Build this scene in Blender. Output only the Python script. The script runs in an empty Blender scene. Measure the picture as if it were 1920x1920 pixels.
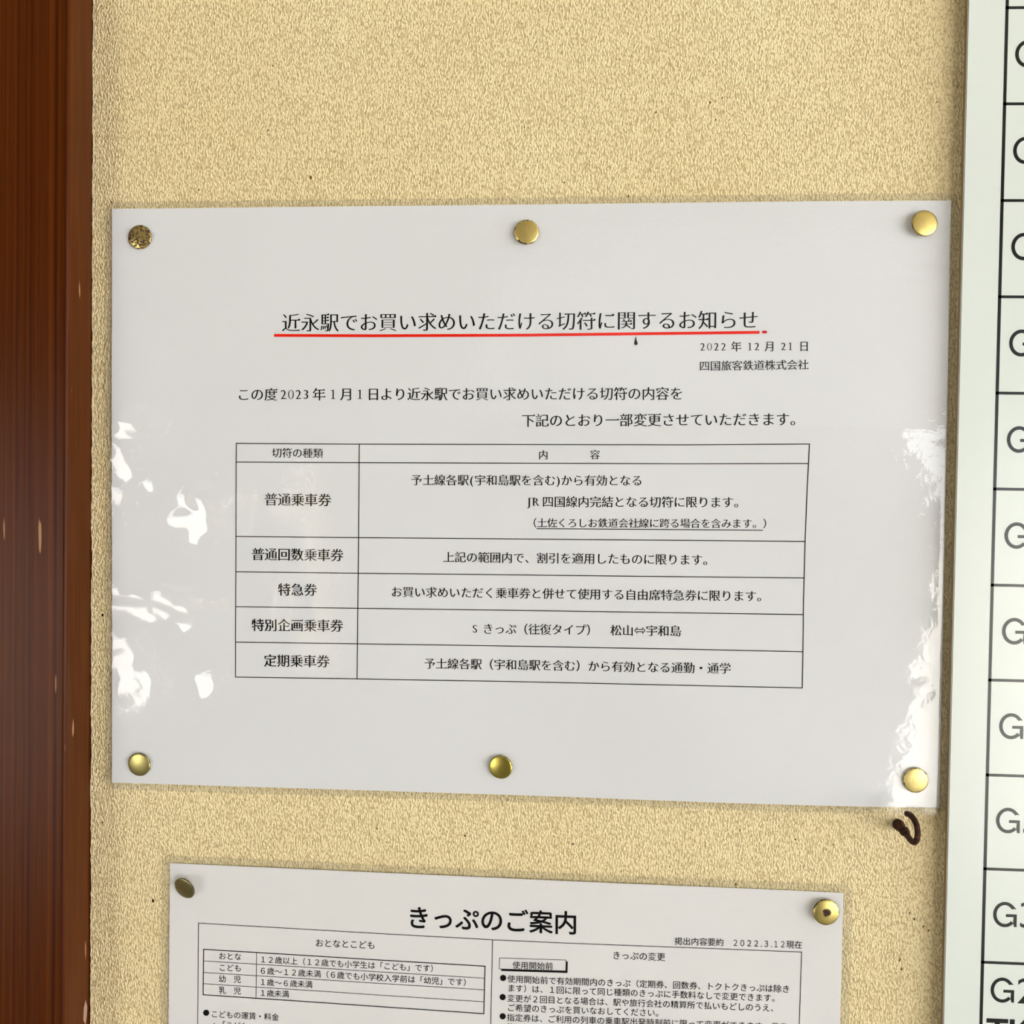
import bpy, bmesh, math, random
import numpy as np
from mathutils import Matrix, Vector, noise

# ------------------------------------------------------------------ camera, sky, exposure
S = bpy.context.scene
COL = S.collection
YAW, PITCH, ROLL, FPX = 0.06811, -0.02414, -0.01377, 1860.0
CAM = np.array([0.02238, -0.35295, 1.50488])


def rot3(y, p, r):
    cy, sy, cp, sp, cr, sr = math.cos(y), math.sin(y), math.cos(p), math.sin(p), math.cos(r), math.sin(r)
    return (np.array([[cy, -sy, 0], [sy, cy, 0], [0, 0, 1]]) @ np.array([[1, 0, 0], [0, cp, -sp], [0, sp, cp]])
            @ np.array([[cr, 0, sr], [0, 1, 0], [-sr, 0, cr]]))


MC = rot3(YAW, PITCH, ROLL)
cd = bpy.data.cameras.new('camera')
cam = bpy.data.objects.new('camera', cd)
COL.objects.link(cam)
m4 = Matrix.Identity(4)
for i in range(3):
    m4[i][0], m4[i][1], m4[i][2], m4[i][3] = MC[i, 0], MC[i, 2], -MC[i, 1], CAM[i]
cam.matrix_world = m4
cd.sensor_width = 36.0
cd.lens = 36.0 * FPX / 1920.0
cd.clip_start = 0.01
S.camera = cam

SKY = 7.0
w = bpy.data.worlds.new('overcast_sky')
S.world = w
w.use_nodes = True
w.node_tree.nodes['Background'].inputs[0].default_value = (0.93, 0.97, 1.0, 1)
w.node_tree.nodes['Background'].inputs[1].default_value = SKY
S.view_settings.view_transform = 'Standard'
S.view_settings.look = 'None'
S.view_settings.gamma = 1.0
S.view_settings.use_curve_mapping = False
S.view_settings.exposure = -0.14
S.cycles.use_denoising = True
S.cycles.max_bounces = 8
S.cycles.diffuse_bounces = 4

sun = bpy.data.lights.new('sun', 'SUN')        # high behind the building: lights the forecourt, not the room
sun.energy = 42.0
sun.angle = 0.02
sun.color = (1.0, 0.98, 0.95)
sun_o = bpy.data.objects.new('sun', sun)
sun_o.rotation_euler = (math.radians(-9), 0, 0)
sun_o.location = (0, 5, 12)
COL.objects.link(sun_o)

# the room: notice wall at y = 0, room towards -y
RX0, RX1, RY, RZ = -3.3, 2.9, -3.3, 2.7
HEAD = 1.715                                   # underside of the door heads
DOOR_L = (-3.0, -1.80)
DOOR_R = (1.5, 2.75)
SIDE_W = (-3.1, -0.15, 0.10, 2.45)             # window in the right-hand wall: y0, y1, z0, z1
ADDED_TRANSOM = (-0.36, 2.7, 1.78, 2.45)
ADDED_CURTAIN = (-1.07, -0.90, 0.75, 1.60)


def portal(name, loc, rot, sx, sy):
    l = bpy.data.lights.new(name, 'AREA')
    l.shape = 'RECTANGLE'
    l.size, l.size_y = sx, sy
    l.cycles.is_portal = True
    o = bpy.data.objects.new(name, l)
    o.location = loc
    o.rotation_euler = rot
    COL.objects.link(o)


portal('portal_door', ((DOOR_L[0] + DOOR_L[1]) / 2, RY - .03, HEAD / 2), (math.pi / 2, 0, math.pi), DOOR_L[1] - DOOR_L[0], HEAD)
portal('portal_entrance', ((DOOR_R[0] + DOOR_R[1]) / 2, RY - .03, HEAD / 2), (math.pi / 2, 0, math.pi), DOOR_R[1] - DOOR_R[0], HEAD)
portal('portal_window', (RX1 + .03, (SIDE_W[0] + SIDE_W[1]) / 2, (SIDE_W[2] + SIDE_W[3]) / 2), (math.pi / 2, 0, math.pi / 2),
       SIDE_W[1] - SIDE_W[0], SIDE_W[3] - SIDE_W[2])


# ------------------------------------------------------------------ helpers
def on_wall(px, py, d=0.0):
    """Point of the notice wall (d in front of it) seen at a pixel of the 1920 frame."""
    v = MC @ np.array([(px - 960) / FPX, 1.0, -(py - 960) / FPX])
    t = (-d - CAM[1]) / v[1]
    return CAM + v * t


def srgb(r, g, b):
    f = lambda c: c / 12.92 if c <= 0.04045 else ((c + 0.055) / 1.055) ** 2.4
    return (f(r / 255), f(g / 255), f(b / 255), 1)


def link_mesh(name, me, mat=None, parent=None):
    o = bpy.data.objects.new(name, me)
    COL.objects.link(o)
    if mat is not None:
        for m in (mat if isinstance(mat, (list, tuple)) else [mat]):
            me.materials.append(m)
    if parent is not None:
        o.parent = parent
        if parent.type == 'EMPTY':
            o.matrix_parent_inverse = parent_matrix(parent).inverted()
    return o


def parent_matrix(p):
    return Matrix.LocRotScale(p.location, p.rotation_euler, p.scale)


def mesh_from(name, verts, faces, mat=None, parent=None, smooth=False):
    me = bpy.data.meshes.new(name)
    me.from_pydata([tuple(v) for v in verts], [], faces)
    me.update()
    if smooth:
        me.polygons.foreach_set('use_smooth', [True] * len(me.polygons))
    return link_mesh(name, me, mat, parent)


def bm_obj(name, bm, mat=None, parent=None, smooth=False):
    me = bpy.data.meshes.new(name)
    bm.to_mesh(me)
    bm.free()
    if smooth:
        me.polygons.foreach_set('use_smooth', [True] * len(me.polygons))
    return link_mesh(name, me, mat, parent)


def add_box(bm, x0, x1, y0, y1, z0, z1):
    v = [bm.verts.new(p) for p in ((x0, y0, z0), (x1, y0, z0), (x1, y1, z0), (x0, y1, z0), (x0, y0, z1), (x1, y0, z1), (x1, y1, z1), (x0, y1, z1))]
    for f in ((0, 3, 2, 1), (4, 5, 6, 7), (0, 1, 5, 4), (1, 2, 6, 5), (2, 3, 7, 6), (3, 0, 4, 7)):
        bm.faces.new([v[i] for i in f])


def boxes(name, lst, mat, parent=None, bevel=0.0):
    bm = bmesh.new()
    for b in lst:
        add_box(bm, *b)
    if bevel:
        bmesh.ops.bevel(bm, geom=bm.edges[:], offset=bevel, segments=2, affect='EDGES', profile=0.5)
    return bm_obj(name, bm, mat, parent)


def thing(name, label, cat, loc, group=None):
    o = bpy.data.objects.new(name, None)
    o.location = loc
    o.empty_display_size = 0.01
    COL.objects.link(o)
    o['label'], o['category'] = label, cat
    if group:
        o['group'] = group
    return o


def structure(o):
    o['kind'] = 'structure'
    return o


class NT:
    """Small wrapper to write node trees."""
    def __init__(self, name):
        self.m = bpy.data.materials.new(name)
        self.m.use_nodes = True
        self.t = self.m.node_tree
        self.b = self.t.nodes['Principled BSDF']
        self.out = self.t.nodes['Material Output']

    def n(self, kind, ins=None, **kw):
        nd = self.t.nodes.new(kind)
        for k, v in kw.items():
            setattr(nd, k, v)
        for k, v in (ins or {}).items():
            self.set(nd, k, v)
        return nd

    def set(self, nd, k, v):
        s = nd.inputs[k]
        if isinstance(v, bpy.types.NodeSocket):
            self.t.links.new(v, s)
        else:
            s.default_value = v

    def P(self, **kw):
        for k, v in kw.items():
            self.set(self.b, k.replace('_', ' '), v)
        return self

    def obj(self):
        return self.n('ShaderNodeTexCoord').outputs['Object']

    def mapped(self, vec, scale, loc=(0, 0, 0)):
        return self.n('ShaderNodeMapping', {'Vector': vec, 'Scale': scale, 'Location': loc}).outputs[0]

    def noise(self, vec, scale=1.0, detail=2.0, rough=0.5, dist=0.0):
        return self.n('ShaderNodeTexNoise', {'Vector': vec, 'Scale': scale, 'Detail': detail, 'Roughness': rough, 'Distortion': dist}).outputs[0]

    def ramp(self, fac, stops):
        nd = self.n('ShaderNodeValToRGB', {'Fac': fac})
        el = nd.color_ramp.elements
        while len(el) < len(stops):
            el.new(0.5)
        for e, (p, c) in zip(el, stops):
            e.position = p
            e.color = c if isinstance(c, (tuple, list)) else (c, c, c, 1)
        return nd.outputs[0]

    def math(self, op, a, b=0.0):
        nd = self.n('ShaderNodeMath', operation=op)
        self.set(nd, 0, a)
        self.set(nd, 1, b)
        return nd.outputs[0]

    def mix(self, fac, a, b, mode='MIX'):
        nd = self.n('ShaderNodeMix', data_type='RGBA', blend_type=mode)
        self.set(nd, 0, fac)
        self.set(nd, 6, a)
        self.set(nd, 7, b)
        return nd.outputs[2]

    def bump(self, h, dist, strength=1.0, normal=None):
        ins = {'Height': h, 'Distance': dist, 'Strength': strength}
        if normal is not None:
            ins['Normal'] = normal
        return self.n('ShaderNodeBump', ins).outputs[0]


# ------------------------------------------------------------------ materials
def mat_plain(name, col, rough=0.6, spec=0.5, var=0.06, scale=40.0):
    m = NT(name)
    nz = m.noise(m.obj(), scale, 4)
    c2 = tuple(c * (1 - var * 2) for c in col[:3]) + (1,)
    return m.P(Base_Color=m.mix(nz, col, c2), Roughness=rough, Specular_IOR_Level=spec).m


def mat_wallpaper():
    m = NT('embossed_vinyl_wallpaper')
    co = m.obj()
    wob = m.n('ShaderNodeTexNoise', {'Vector': m.mapped(co, (650, 1, 400)), 'Scale': 1.0, 'Detail': 2.0}).outputs['Color']
    wv = m.n('ShaderNodeVectorMath', {0: wob, 1: (0.5, 0.5, 0.5)}, operation='SUBTRACT').outputs[0]
    sc = m.n('ShaderNodeVectorMath', {0: wv, 'Scale': 1.0}, operation='SCALE').outputs[0]
    base = m.mapped(co, (1420, 1, 740))
    vec = m.n('ShaderNodeVectorMath', {0: base, 1: sc}, operation='ADD').outputs[0]
    vo = m.n('ShaderNodeTexVoronoi', {'Vector': vec, 'Scale': 1.0, 'Randomness': 0.9, 'Smoothness': 0.3}, feature='SMOOTH_F1', voronoi_dimensions='3D').outputs['Distance']
    cell = m.ramp(vo, [(0.05, 1.0), (0.62, 0.0)])
    ridge = m.noise(m.mapped(co, (1950, 1, 800)), 1.0, 1.5, 0.55, 0.5)
    fine = m.noise(m.mapped(co, (2600, 1, 1300)), 1.0, 2)
    h = m.math('ADD', m.math('MULTIPLY', cell, 0.7), m.math('ADD', m.math('MULTIPLY', ridge, 0.95), m.math('MULTIPLY', fine, 0.15)))
    stain = m.noise(m.mapped(co, (9, 1, 7)), 1.0, 5, 0.6)
    patch = m.ramp(stain, [(0.35, srgb(240, 223, 178)), (0.7, srgb(234, 214, 166))])
    crev_shade = m.ramp(h, [(0.42, srgb(160, 138, 92)), (0.72, (1, 1, 1, 1))])  # shade in the emboss hollows, painted into the base colour
    colr = m.mix(0.62, patch, crev_shade, 'MULTIPLY')
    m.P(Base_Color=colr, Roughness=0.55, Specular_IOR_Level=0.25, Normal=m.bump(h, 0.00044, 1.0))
    return m.m


def mat_wood(name, dark, light, rough=0.3, period=430):
    m = NT(name)
    co = m.obj()
    wob = m.noise(m.mapped(co, (40, 40, 3)), 1.0, 2)
    x = m.math('ADD', m.n('ShaderNodeSeparateXYZ', {0: co}).outputs[0], m.math('MULTIPLY', wob, 0.002))
    xx = m.n('ShaderNodeCombineXYZ', {0: x}).outputs[0]
    broad = m.noise(m.mapped(xx, (period, 1, 1)), 1.0, 1.0, 0.6)
    fib = m.noise(m.mapped(co, (2600, 900, 26)), 1.0, 3, 0.65)
    t = m.math('ADD', m.math('MULTIPLY', broad, 0.8), m.math('MULTIPLY', fib, 0.3))
    c = m.ramp(t, [(0.34, dark), (0.72, light)])
    # pale nicks running with the grain
    sc = m.noise(m.mapped(co, (520, 300, 38)), 1.0, 1.5, 0.5)
    nick = m.ramp(sc, [(0.745, 0.0), (0.775, 1.0)])
    c = m.mix(m.math('MULTIPLY', nick, 0.6), c, srgb(196, 150, 110))
    m.P(Base_Color=c, Roughness=rough, Specular_IOR_Level=0.09, Normal=m.bump(m.math('ADD', m.math('MULTIPLY', fib, 0.3), m.math('MULTIPLY', nick, -0.5)), 0.00012, 0.8))
    return m.m


def mat_paper(name, col):
    m = NT(name)
    f = m.noise(m.mapped(m.obj(), (1500, 1500, 1500)), 1.0, 2)
    m.P(Base_Color=m.mix(m.math('MULTIPLY', f, 0.12), col, srgb(205, 203, 203)), Roughness=0.9, Specular_IOR_Level=0.0)
    return m.m


def mat_film(name, peel=0.000035):
    m = NT(name)
    co = m.obj()
    a = m.noise(m.mapped(co, (300, 300, 420)), 1.0, 2, 0.55, 0.8)
    b = m.noise(m.mapped(co, (60, 60, 90)), 1.0, 2)
    h = m.math('ADD', a, m.math('MULTIPLY', b, 1.5))
    nrm = m.bump(h, peel, 1.0)
    back = m.n('ShaderNodeNewGeometry').outputs['Backfacing']
    ior = m.math('ADD', 1.52, m.math('MULTIPLY', back, 1 / 1.52 - 1.52))   # a thin film mirrors alike from both sides
    fr = m.n('ShaderNodeFresnel', {'IOR': ior, 'Normal': nrm}).outputs[0]
    tr = m.n('ShaderNodeBsdfTransparent', {'Color': (0.968, 0.968, 0.966, 1)}).outputs[0]
    gl = m.n('ShaderNodeBsdfGlossy', {'Color': (1, 1, 1, 1), 'Roughness': 0.045, 'Normal': nrm}).outputs[0]
    mx = m.n('ShaderNodeMixShader', {0: fr, 1: tr, 2: gl}).outputs[0]
    m.t.links.new(mx, m.out.inputs['Surface'])
    return m.m


def mat_seal(name):
    """The heat-sealed margin of the film: slightly hazy."""
    m = NT(name)
    co = m.obj()
    n = m.noise(m.mapped(co, (500, 500, 500)), 1.0, 2)
    nrm = m.bump(n, 0.00005, 1.0)
    tr = m.n('ShaderNodeBsdfTransparent', {'Color': (0.90, 0.90, 0.885, 1)}).outputs[0]
    gl = m.n('ShaderNodeBsdfGlossy', {'Roughness': 0.12, 'Normal': nrm}).outputs[0]
    df = m.n('ShaderNodeBsdfDiffuse', {'Color': (0.8, 0.8, 0.78, 1)}).outputs[0]
    a = m.n('ShaderNodeMixShader', {0: 0.05, 1: tr, 2: gl}).outputs[0]
    mx = m.n('ShaderNodeMixShader', {0: 0.05, 1: a, 2: df}).outputs[0]
    m.t.links.new(mx, m.out.inputs['Surface'])
    return m.m


def mat_ink(name, col, rough=0.7):
    m = NT(name)
    f = m.noise(m.mapped(m.obj(), (3000, 3000, 3000)), 1.0, 2)
    c2 = tuple(min(1, c * 1.5 + 0.004) for c in col[:3]) + (1,)
    return m.P(Base_Color=m.mix(f, col, c2), Roughness=rough, Specular_IOR_Level=0.0).m


def mat_brass(name, tint, rough=0.4, rust=0.0, seed=0.0, hub=0.0, rim=0.0):
    m = NT(name)
    co = m.obj()
    mo = m.mapped(co, (1, 1, 1), (seed, seed * .7, seed * 1.3))
    n1 = m.noise(mo, 420, 4, 0.65, 0.6)
    n2 = m.noise(mo, 1500, 3)
    col = m.mix(m.ramp(n1, [(0.35, 0.0), (0.75, 0.5)]), tint, tuple(c * 0.72 for c in tint[:3]) + (1,))
    r2 = m.n('ShaderNodeVectorMath', {0: co, 1: (1, 1, 0)}, operation='MULTIPLY').outputs[0]
    rad = m.n('ShaderNodeVectorMath', {0: r2}, operation='LENGTH').outputs['Value']
    mask = m.ramp(m.noise(mo, 900, 4, 0.7, 1.0), [(1.02 - 0.6 * rust - 0.02, 0.0), (1.02 - 0.6 * rust + 0.02, 1.0)])
    if hub:
        hn = m.math('ADD', rad, m.math('MULTIPLY', m.math('SUBTRACT', n2, 0.5), 0.0016))
        mask = m.math('MAXIMUM', mask, m.ramp(m.math('MULTIPLY', hn, 1 / 0.0045), [(hub - 0.06, 1.0), (hub + 0.06, 0.0)]))
    if rim:
        rn = m.math('ADD', rad, m.math('MULTIPLY', m.math('SUBTRACT', m.noise(mo, 700, 3), 0.5), 0.004 * rim))
        mask = m.math('MAXIMUM', mask, m.ramp(m.math('MULTIPLY', rn, 1 / 0.0045), [(0.93, 0.0), (0.98, 1.0)]))
    col = m.mix(mask, col, m.mix(n2, srgb(70, 36, 16), srgb(34, 18, 10)))
    m.P(Base_Color=col, Metallic=m.math('SUBTRACT', 1.0, m.math('MULTIPLY', mask, 0.85)),
        Roughness=m.math('ADD', rough, m.math('MULTIPLY', mask, 0.4)), Normal=m.bump(m.math('ADD', m.math('MULTIPLY', n1, 0.5), mask), 0.00006, 0.7))
    return m.m


M_WALLPAPER = mat_wallpaper()
M_EDGE_LIGHT = mat_plain('wallpaper_edge_highlight', srgb(246, 238, 212), 0.8, 0.2, 0.1, 900)
M_PLASTER = mat_plain('dark_wall_board', srgb(70, 52, 34), 0.8, 0.2)
M_WOOD = mat_wood('lacquered_red_brown_wood', srgb(38, 9, 1), srgb(92, 43, 8), 0.27)
M_PAPER = mat_paper('white_copy_paper', srgb(229, 230, 234))
M_PAPER2 = mat_paper('white_copy_paper_lower', srgb(231, 230, 231))
M_FILM = mat_film('clear_laminate_film')
M_SEAL = mat_seal('hazy_film_margin')
M_INK = mat_ink('black_toner', srgb(9, 9, 11))
M_RED = mat_ink('red_marker', srgb(224, 34, 18))
M_RED_D = mat_ink('dark_red_marker', srgb(190, 10, 12))
M_SPECK = mat_ink('dark_speck', srgb(30, 20, 12))
M_STAIN = mat_ink('brown_speck', srgb(110, 72, 36))


def mat_board():
    m = NT('off_white_coated_panel')
    n = m.noise(m.mapped(m.obj(), (700, 700, 700)), 1.0, 2)
    m.P(Base_Color=m.mix(m.math('MULTIPLY', n, 0.2), srgb(218, 225, 220), srgb(212, 220, 215)), Roughness=0.2, Specular_IOR_Level=0.5)
    return m.m


def mat_board_ink():
    m = NT('black_screen_print')
    n = m.noise(m.mapped(m.obj(), (900, 900, 900)), 1.0, 2)
    m.P(Base_Color=m.mix(n, srgb(10, 10, 11), srgb(16, 16, 18)), Roughness=0.2, Specular_IOR_Level=0.5)
    return m.m


M_BOARD = mat_board()
M_BOARD_INK = mat_board_ink()
M_BOARD_SIDE = mat_plain('aged_panel_edge', srgb(150, 130, 95), 0.6, 0.3, 0.1, 500)
M_BATTEN = mat_plain('dark_batten', srgb(60, 44, 26), 0.8, 0.1)
M_CREAM = mat_plain('cream_plaster', srgb(205, 198, 180), 0.9, 0.2)
M_DARKWOOD = mat_wood('dark_wainscot_wood', srgb(52, 34, 20), srgb(96, 66, 40), 0.5, 200)
M_FLOOR = mat_plain('worn_concrete', srgb(140, 136, 128), 0.8, 0.3)
M_GROUND = mat_plain('pale_paving', srgb(200, 196, 188), 0.9, 0.2, 0.1, 3)


def mat_translucent(name, col, amount):
    m = NT(name)
    f = m.noise(m.mapped(m.obj(), (60, 60, 20)), 1.0, 2)
    t = m.n('ShaderNodeBsdfTranslucent', {'Color': m.mix(f, tuple(c * amount for c in col[:3]) + (1,), tuple(c * amount * .85 for c in col[:3]) + (1,))}).outputs[0]
    d = m.n('ShaderNodeBsdfDiffuse', {'Color': col}).outputs[0]
    mx = m.n('ShaderNodeMixShader', {0: 0.15, 1: t, 2: d}).outputs[0]
    m.t.links.new(mx, m.out.inputs['Surface'])
    return m.m


M_ADDED_FROST = mat_translucent('added_frosted_glass', srgb(228, 232, 235), 0.4)
M_ADDED_CURTAIN = mat_translucent('added_curtain_cloth', srgb(236, 222, 190), 0.75)

# ------------------------------------------------------------------ the room
xe_top, xe_bot = on_wall(172.5, 0)[0], on_wall(168, 1920)[0]
z_top, z_bot = on_wall(172, 0)[2], on_wall(168, 1920)[2]
XPOST = (xe_top + xe_bot) / 2

wall_back = structure(boxes('wall_back', [(RX0, RX1, 0.0008, 0.12, 0, RZ)], M_PLASTER))
# the wallpaper: one sheet with a hand-cut, slightly ragged edge along the post
random.seed(4)
vs, fs, ev, ef = [], [], [], []
N = 900
z0, z1 = 0.95, 2.1
for i in range(N + 1):
    z = z0 + (z1 - z0) * i / N
    f = (z - z_bot) / (z_top - z_bot)
    jag = 0.00016 * random.uniform(-1, 1) + 0.0003 * noise.noise((z * 60, 0, 0)) + 0.0001 * noise.noise((z * 400, 3, 0))
    x = XPOST + 0.0006 - 0.0004 * f + jag
    vs += [(x, 0, z), (RX1, 0, z), (x, 0.0007, z)]
    ev += [(x - 0.00005, -0.00006, z), (x + 0.00020 + 0.00014 * random.uniform(-1, 1), -0.00006, z)]
    if i:
        a, b = 3 * (i - 1), 3 * i
        fs += [(a, a + 1, b + 1, b), (a + 2, a, b, b + 2)]
        ef.append((2 * i - 2, 2 * i - 1, 2 * i + 1, 2 * i))
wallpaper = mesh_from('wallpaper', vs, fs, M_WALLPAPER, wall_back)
mesh_from('edge_highlight', ev, ef, M_EDGE_LIGHT, wall_back)  # pale strip painting the bright line of light along the cut edge

structure(boxes('floor', [(RX0 - .12, RX1 + .12, RY - .12, 0.12, -0.1, 0)], M_FLOOR))
structure(boxes('ceiling', [(RX0 - .12, RX1 + .12, RY - .12, 0.12, RZ, RZ + 0.1)], M_CREAM))
structure(boxes('wall_left', [(RX0 - .12, RX0, RY - .12, 0.12, 0, RZ)], M_CREAM))
y0, y1, za, zb = SIDE_W
structure(boxes('wall_right', [(RX1, RX1 + .12, RY - .12, y0, 0, RZ), (RX1, RX1 + .12, y1, 0.12, 0, RZ),
                               (RX1, RX1 + .12, y0, y1, 0, za), (RX1, RX1 + .12, y0, y1, zb, RZ)], M_CREAM))
ym = (y0 + y1) / 2
structure(boxes('window_1', [(RX1 + .02, RX1 + .07, y0, y1, za, za + .04), (RX1 + .02, RX1 + .07, y0, y1, zb - .04, zb),
                             (RX1 + .02, RX1 + .07, y0, y0 + .04, za + .04, zb - .04), (RX1 + .02, RX1 + .07, y1 - .04, y1, za + .04, zb - .04),
                             (RX1 + .02, RX1 + .07, ym - .02, ym + .02, za + .04, zb - .04)], M_DARKWOOD))
# front wall: wooden boards below the door heads, pale plaster above, openings between
yf0, yf1 = RY - .12, RY
cx0, cx1, cz0, cz1 = ADDED_CURTAIN
structure(boxes('wall_front', [(RX0, DOOR_L[0], yf0, yf1, 0, HEAD), (DOOR_L[1], cx0, yf0, yf1, 0, HEAD), (cx0, cx1, yf0, yf1, 0, cz0),
                               (cx0, cx1, yf0, yf1, cz1, HEAD), (cx1, DOOR_R[0], yf0, yf1, 0, HEAD), (DOOR_R[1], RX1, yf0, yf1, 0, HEAD)], M_DARKWOOD))
tx0, tx1, tz0, tz1 = ADDED_TRANSOM
structure(boxes('trim_2', [(RX0, tx0, yf0, yf1, HEAD, RZ), (tx1, RX1, yf0, yf1, HEAD, RZ), (tx0, tx1, yf0, yf1, HEAD, tz0), (tx0, tx1, yf0, yf1, tz1, RZ)], M_DARKWOOD))
structure(boxes('added_transom', [(tx0, tx1, RY - .06, RY - .055, tz0, tz1)], M_ADDED_FROST))  # unseen transom pane, added to lighten the film's upper-right reflection
structure(boxes('added_curtain_window', [(cx0 + .03, cx1, RY - .06, RY - .055, cz0, cz1)], M_ADDED_CURTAIN))  # unseen curtained window, added so the film reflects a cream streak
structure(boxes('ground', [(-40, 40, -40, RY - .12, -0.2, -0.05)], M_GROUND))

# pinholes and fly specks left in the wallpaper
SPECKS = [(191, 11, 1.3), (512, 123, 1.7), (249, 187, 1.8), (503, 244, 1.7), (373, 356, 1.5), (209, 379, 1.6), (238, 369, 1.0), (298, 80, 1.3),
          (242, 60, 1.0), (350, 307, .9), (983, 239, 1.6), (1058, 342, 1.7), (1230, 211, 1.5), (1173, 315, 1.2), (751, 376, 1.2), (1258, 152, .9),
          (1272, 287, 1.0), (1338, 100, 1.3), (1354, 183, 1.3), (1331, 192, 1.8), (1342, 225, 1.6), (1590, 227, 1.0), (1757, 191, 1.7), (1795, 162, 1.4),
          (1786, 155, 1.0), (193, 1153, 2.6), (204, 1120, 1.3), (193, 1542, 2.0), (299, 1561, 1.5), (397, 1575, 1.2), (287, 1689, 3.6), (302, 1685, 1.2),
          (374, 1474, 1.2), (430, 1611, 1.1), (707, 1554, 1.5), (872, 1567, 2.0), (1074, 1582, 1.8), (1165, 1633, 1.5), (1255, 1625, 1.2), (953, 1500, 1.3),
          (1387, 1557, 1.8), (1491, 1574, 1.5), (1562, 1584, 1.7), (1552, 1599, 1.1), (1705, 1712, 1.8), (1714, 1723, 1.8), (1731, 1737, 1.9),
          (1741, 1744, 1.6), (1756, 1751, 1.1)]
STAINS = [(583, 333, 3.4), (1687, 1800, 2.6), (1690, 1817, 3.0), (1178, 368, 2.2), (1379, 1658, 2.4), (1120, 1070, 1.0)]


def speck_mesh(name, lst, mat):
    random.seed(11)
    vs, fs = [], []
    for px, py, r in lst:
        c = on_wall(px, py)
        n = 7
        base = len(vs)
        rr = r * 0.00019
        a0, sq = random.uniform(0, 6.28), random.uniform(.55, .9)
        for k in range(n):
            a = a0 + k * 2 * math.pi / n
            q = rr * random.uniform(.75, 1.25)
            vs.append((c[0] + q * sq * math.cos(a), -0.00008, c[2] + q * 1.15 * math.sin(a)))
        fs.append(tuple(range(base, base + n)))
    o = mesh_from(name, vs, fs, mat, wall_back)
    o['kind'] = 'stuff'


speck_mesh('pinhole', SPECKS, M_SPECK)
speck_mesh('brown_stain', STAINS, M_STAIN)

# the wooden post at the board's edge: its front comes a little further out towards the floor
bm = bmesh.new()
rows = []
for z in (0.0, 0.6, 1.2, 1.5, 1.8, RZ):
    f = (z - z_bot) / (z_top - z_bot)
    d = 0.0185 - 0.0022 * max(-1, min(2, f))
    prof = [(XPOST, 0.0006)]
    r = 0.0012
    for k in range(6):
        a = k / 5 * math.pi / 2
        prof.append((XPOST - r + r * math.cos(a), -(d - r) - r * math.sin(a)))
    prof += [(XPOST - 0.10, -d), (XPOST - 0.10, 0.0006)]
    rows.append([bm.verts.new((x, y, z)) for x, y in prof])
for a, b in zip(rows, rows[1:]):
    for k in range(len(a) - 1):
        bm.faces.new((a[k], b[k], b[k + 1], a[k + 1]))
bm.faces.new(rows[-1])
bm.faces.new(rows[0][::-1])
bmesh.ops.recalc_face_normals(bm, faces=bm.faces[:])
post = structure(bm_obj('trim_1', bm, M_WOOD, None))
# pale paint smear where the post meets the wallpaper
p = on_wall(160, 1893)
vs = [(XPOST + 0.00012, y, z) for y, z in ((-.0028, p[2] - .0042), (-.0045, p[2] - .0015), (-.0042, p[2] + .003), (-.0028, p[2] + .0052), (-.0016, p[2] + .002), (-.0019, p[2] - .001))]
mesh_from('paint_smear', vs, [(0, 1, 2, 3, 4, 5)], mat_plain('pale_smear', srgb(170, 140, 120), .8, .1, .2, 900), post)


# ------------------------------------------------------------------ glyphs
def raw_outline(ch):
    c = bpy.data.curves.new('glyph', 'FONT')
    c.body = ch
    o = bpy.data.objects.new('glyph', c)
    COL.objects.link(o)
    cu = o.to_curve(bpy.context.evaluated_depsgraph_get())
    polys = []
    for sp in cu.splines:
        pts = sp.bezier_points
        n = len(pts)
        out = []
        for i in range(n):
            a, b = pts[i], pts[(i + 1) % n]
            p0, h0, h1, p1 = [np.array(v[:2]) for v in (a.co, a.handle_right, b.handle_left, b.co)]
            out.append(p0)
            d = p1 - p0
            L = np.hypot(*d)
            if L < 1e-6:
                out.pop()
                continue
            dev = max(abs(d[0] * (h0 - p0)[1] - d[1] * (h0 - p0)[0]), abs(d[0] * (h1 - p0)[1] - d[1] * (h1 - p0)[0])) / L
            if dev > 0.002:
                k = 3 if dev < 0.04 else 5
                for j in range(1, k):
                    t = j / k
                    out.append((1 - t) ** 3 * p0 + 3 * (1 - t) ** 2 * t * h0 + 3 * (1 - t) * t * t * h1 + t ** 3 * p1)
        if len(out) > 2:
            polys.append(np.array(out))
    o.to_curve_clear()
    bpy.data.objects.remove(o)
    bpy.data.curves.remove(c)
    return polys


def inset(P, ix, iy):
    """Move every edge of an outline inwards: ix for upright edges, iy for level ones."""
    n = len(P)
    E = np.roll(P, -1, 0) - P
    L = np.hypot(E[:, 0], E[:, 1]) + 1e-12
    N = np.stack([E[:, 1], -E[:, 0]], 1) / L[:, None]
    D = -(ix * N[:, 0] ** 2 + iy * N[:, 1] ** 2)
    Q = P.copy()
    for i in range(n):
        n1, n2, d1, d2 = N[i - 1], N[i], D[i - 1], D[i]
        det = n1[0] * n2[1] - n1[1] * n2[0]
        if abs(det) > 0.5:
            mv = np.array([(d1 * n2[1] - d2 * n1[1]), (n1[0] * d2 - n2[0] * d1)]) / det
        else:
            s = n1 + n2
            s = s / (np.hypot(*s) + 1e-9)
            mv = s * (d1 + d2) / 2
        l = np.hypot(*mv)
        if l > 0.032:
            mv *= 0.032 / l
        Q[i] = P[i] + mv
    return Q


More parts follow.
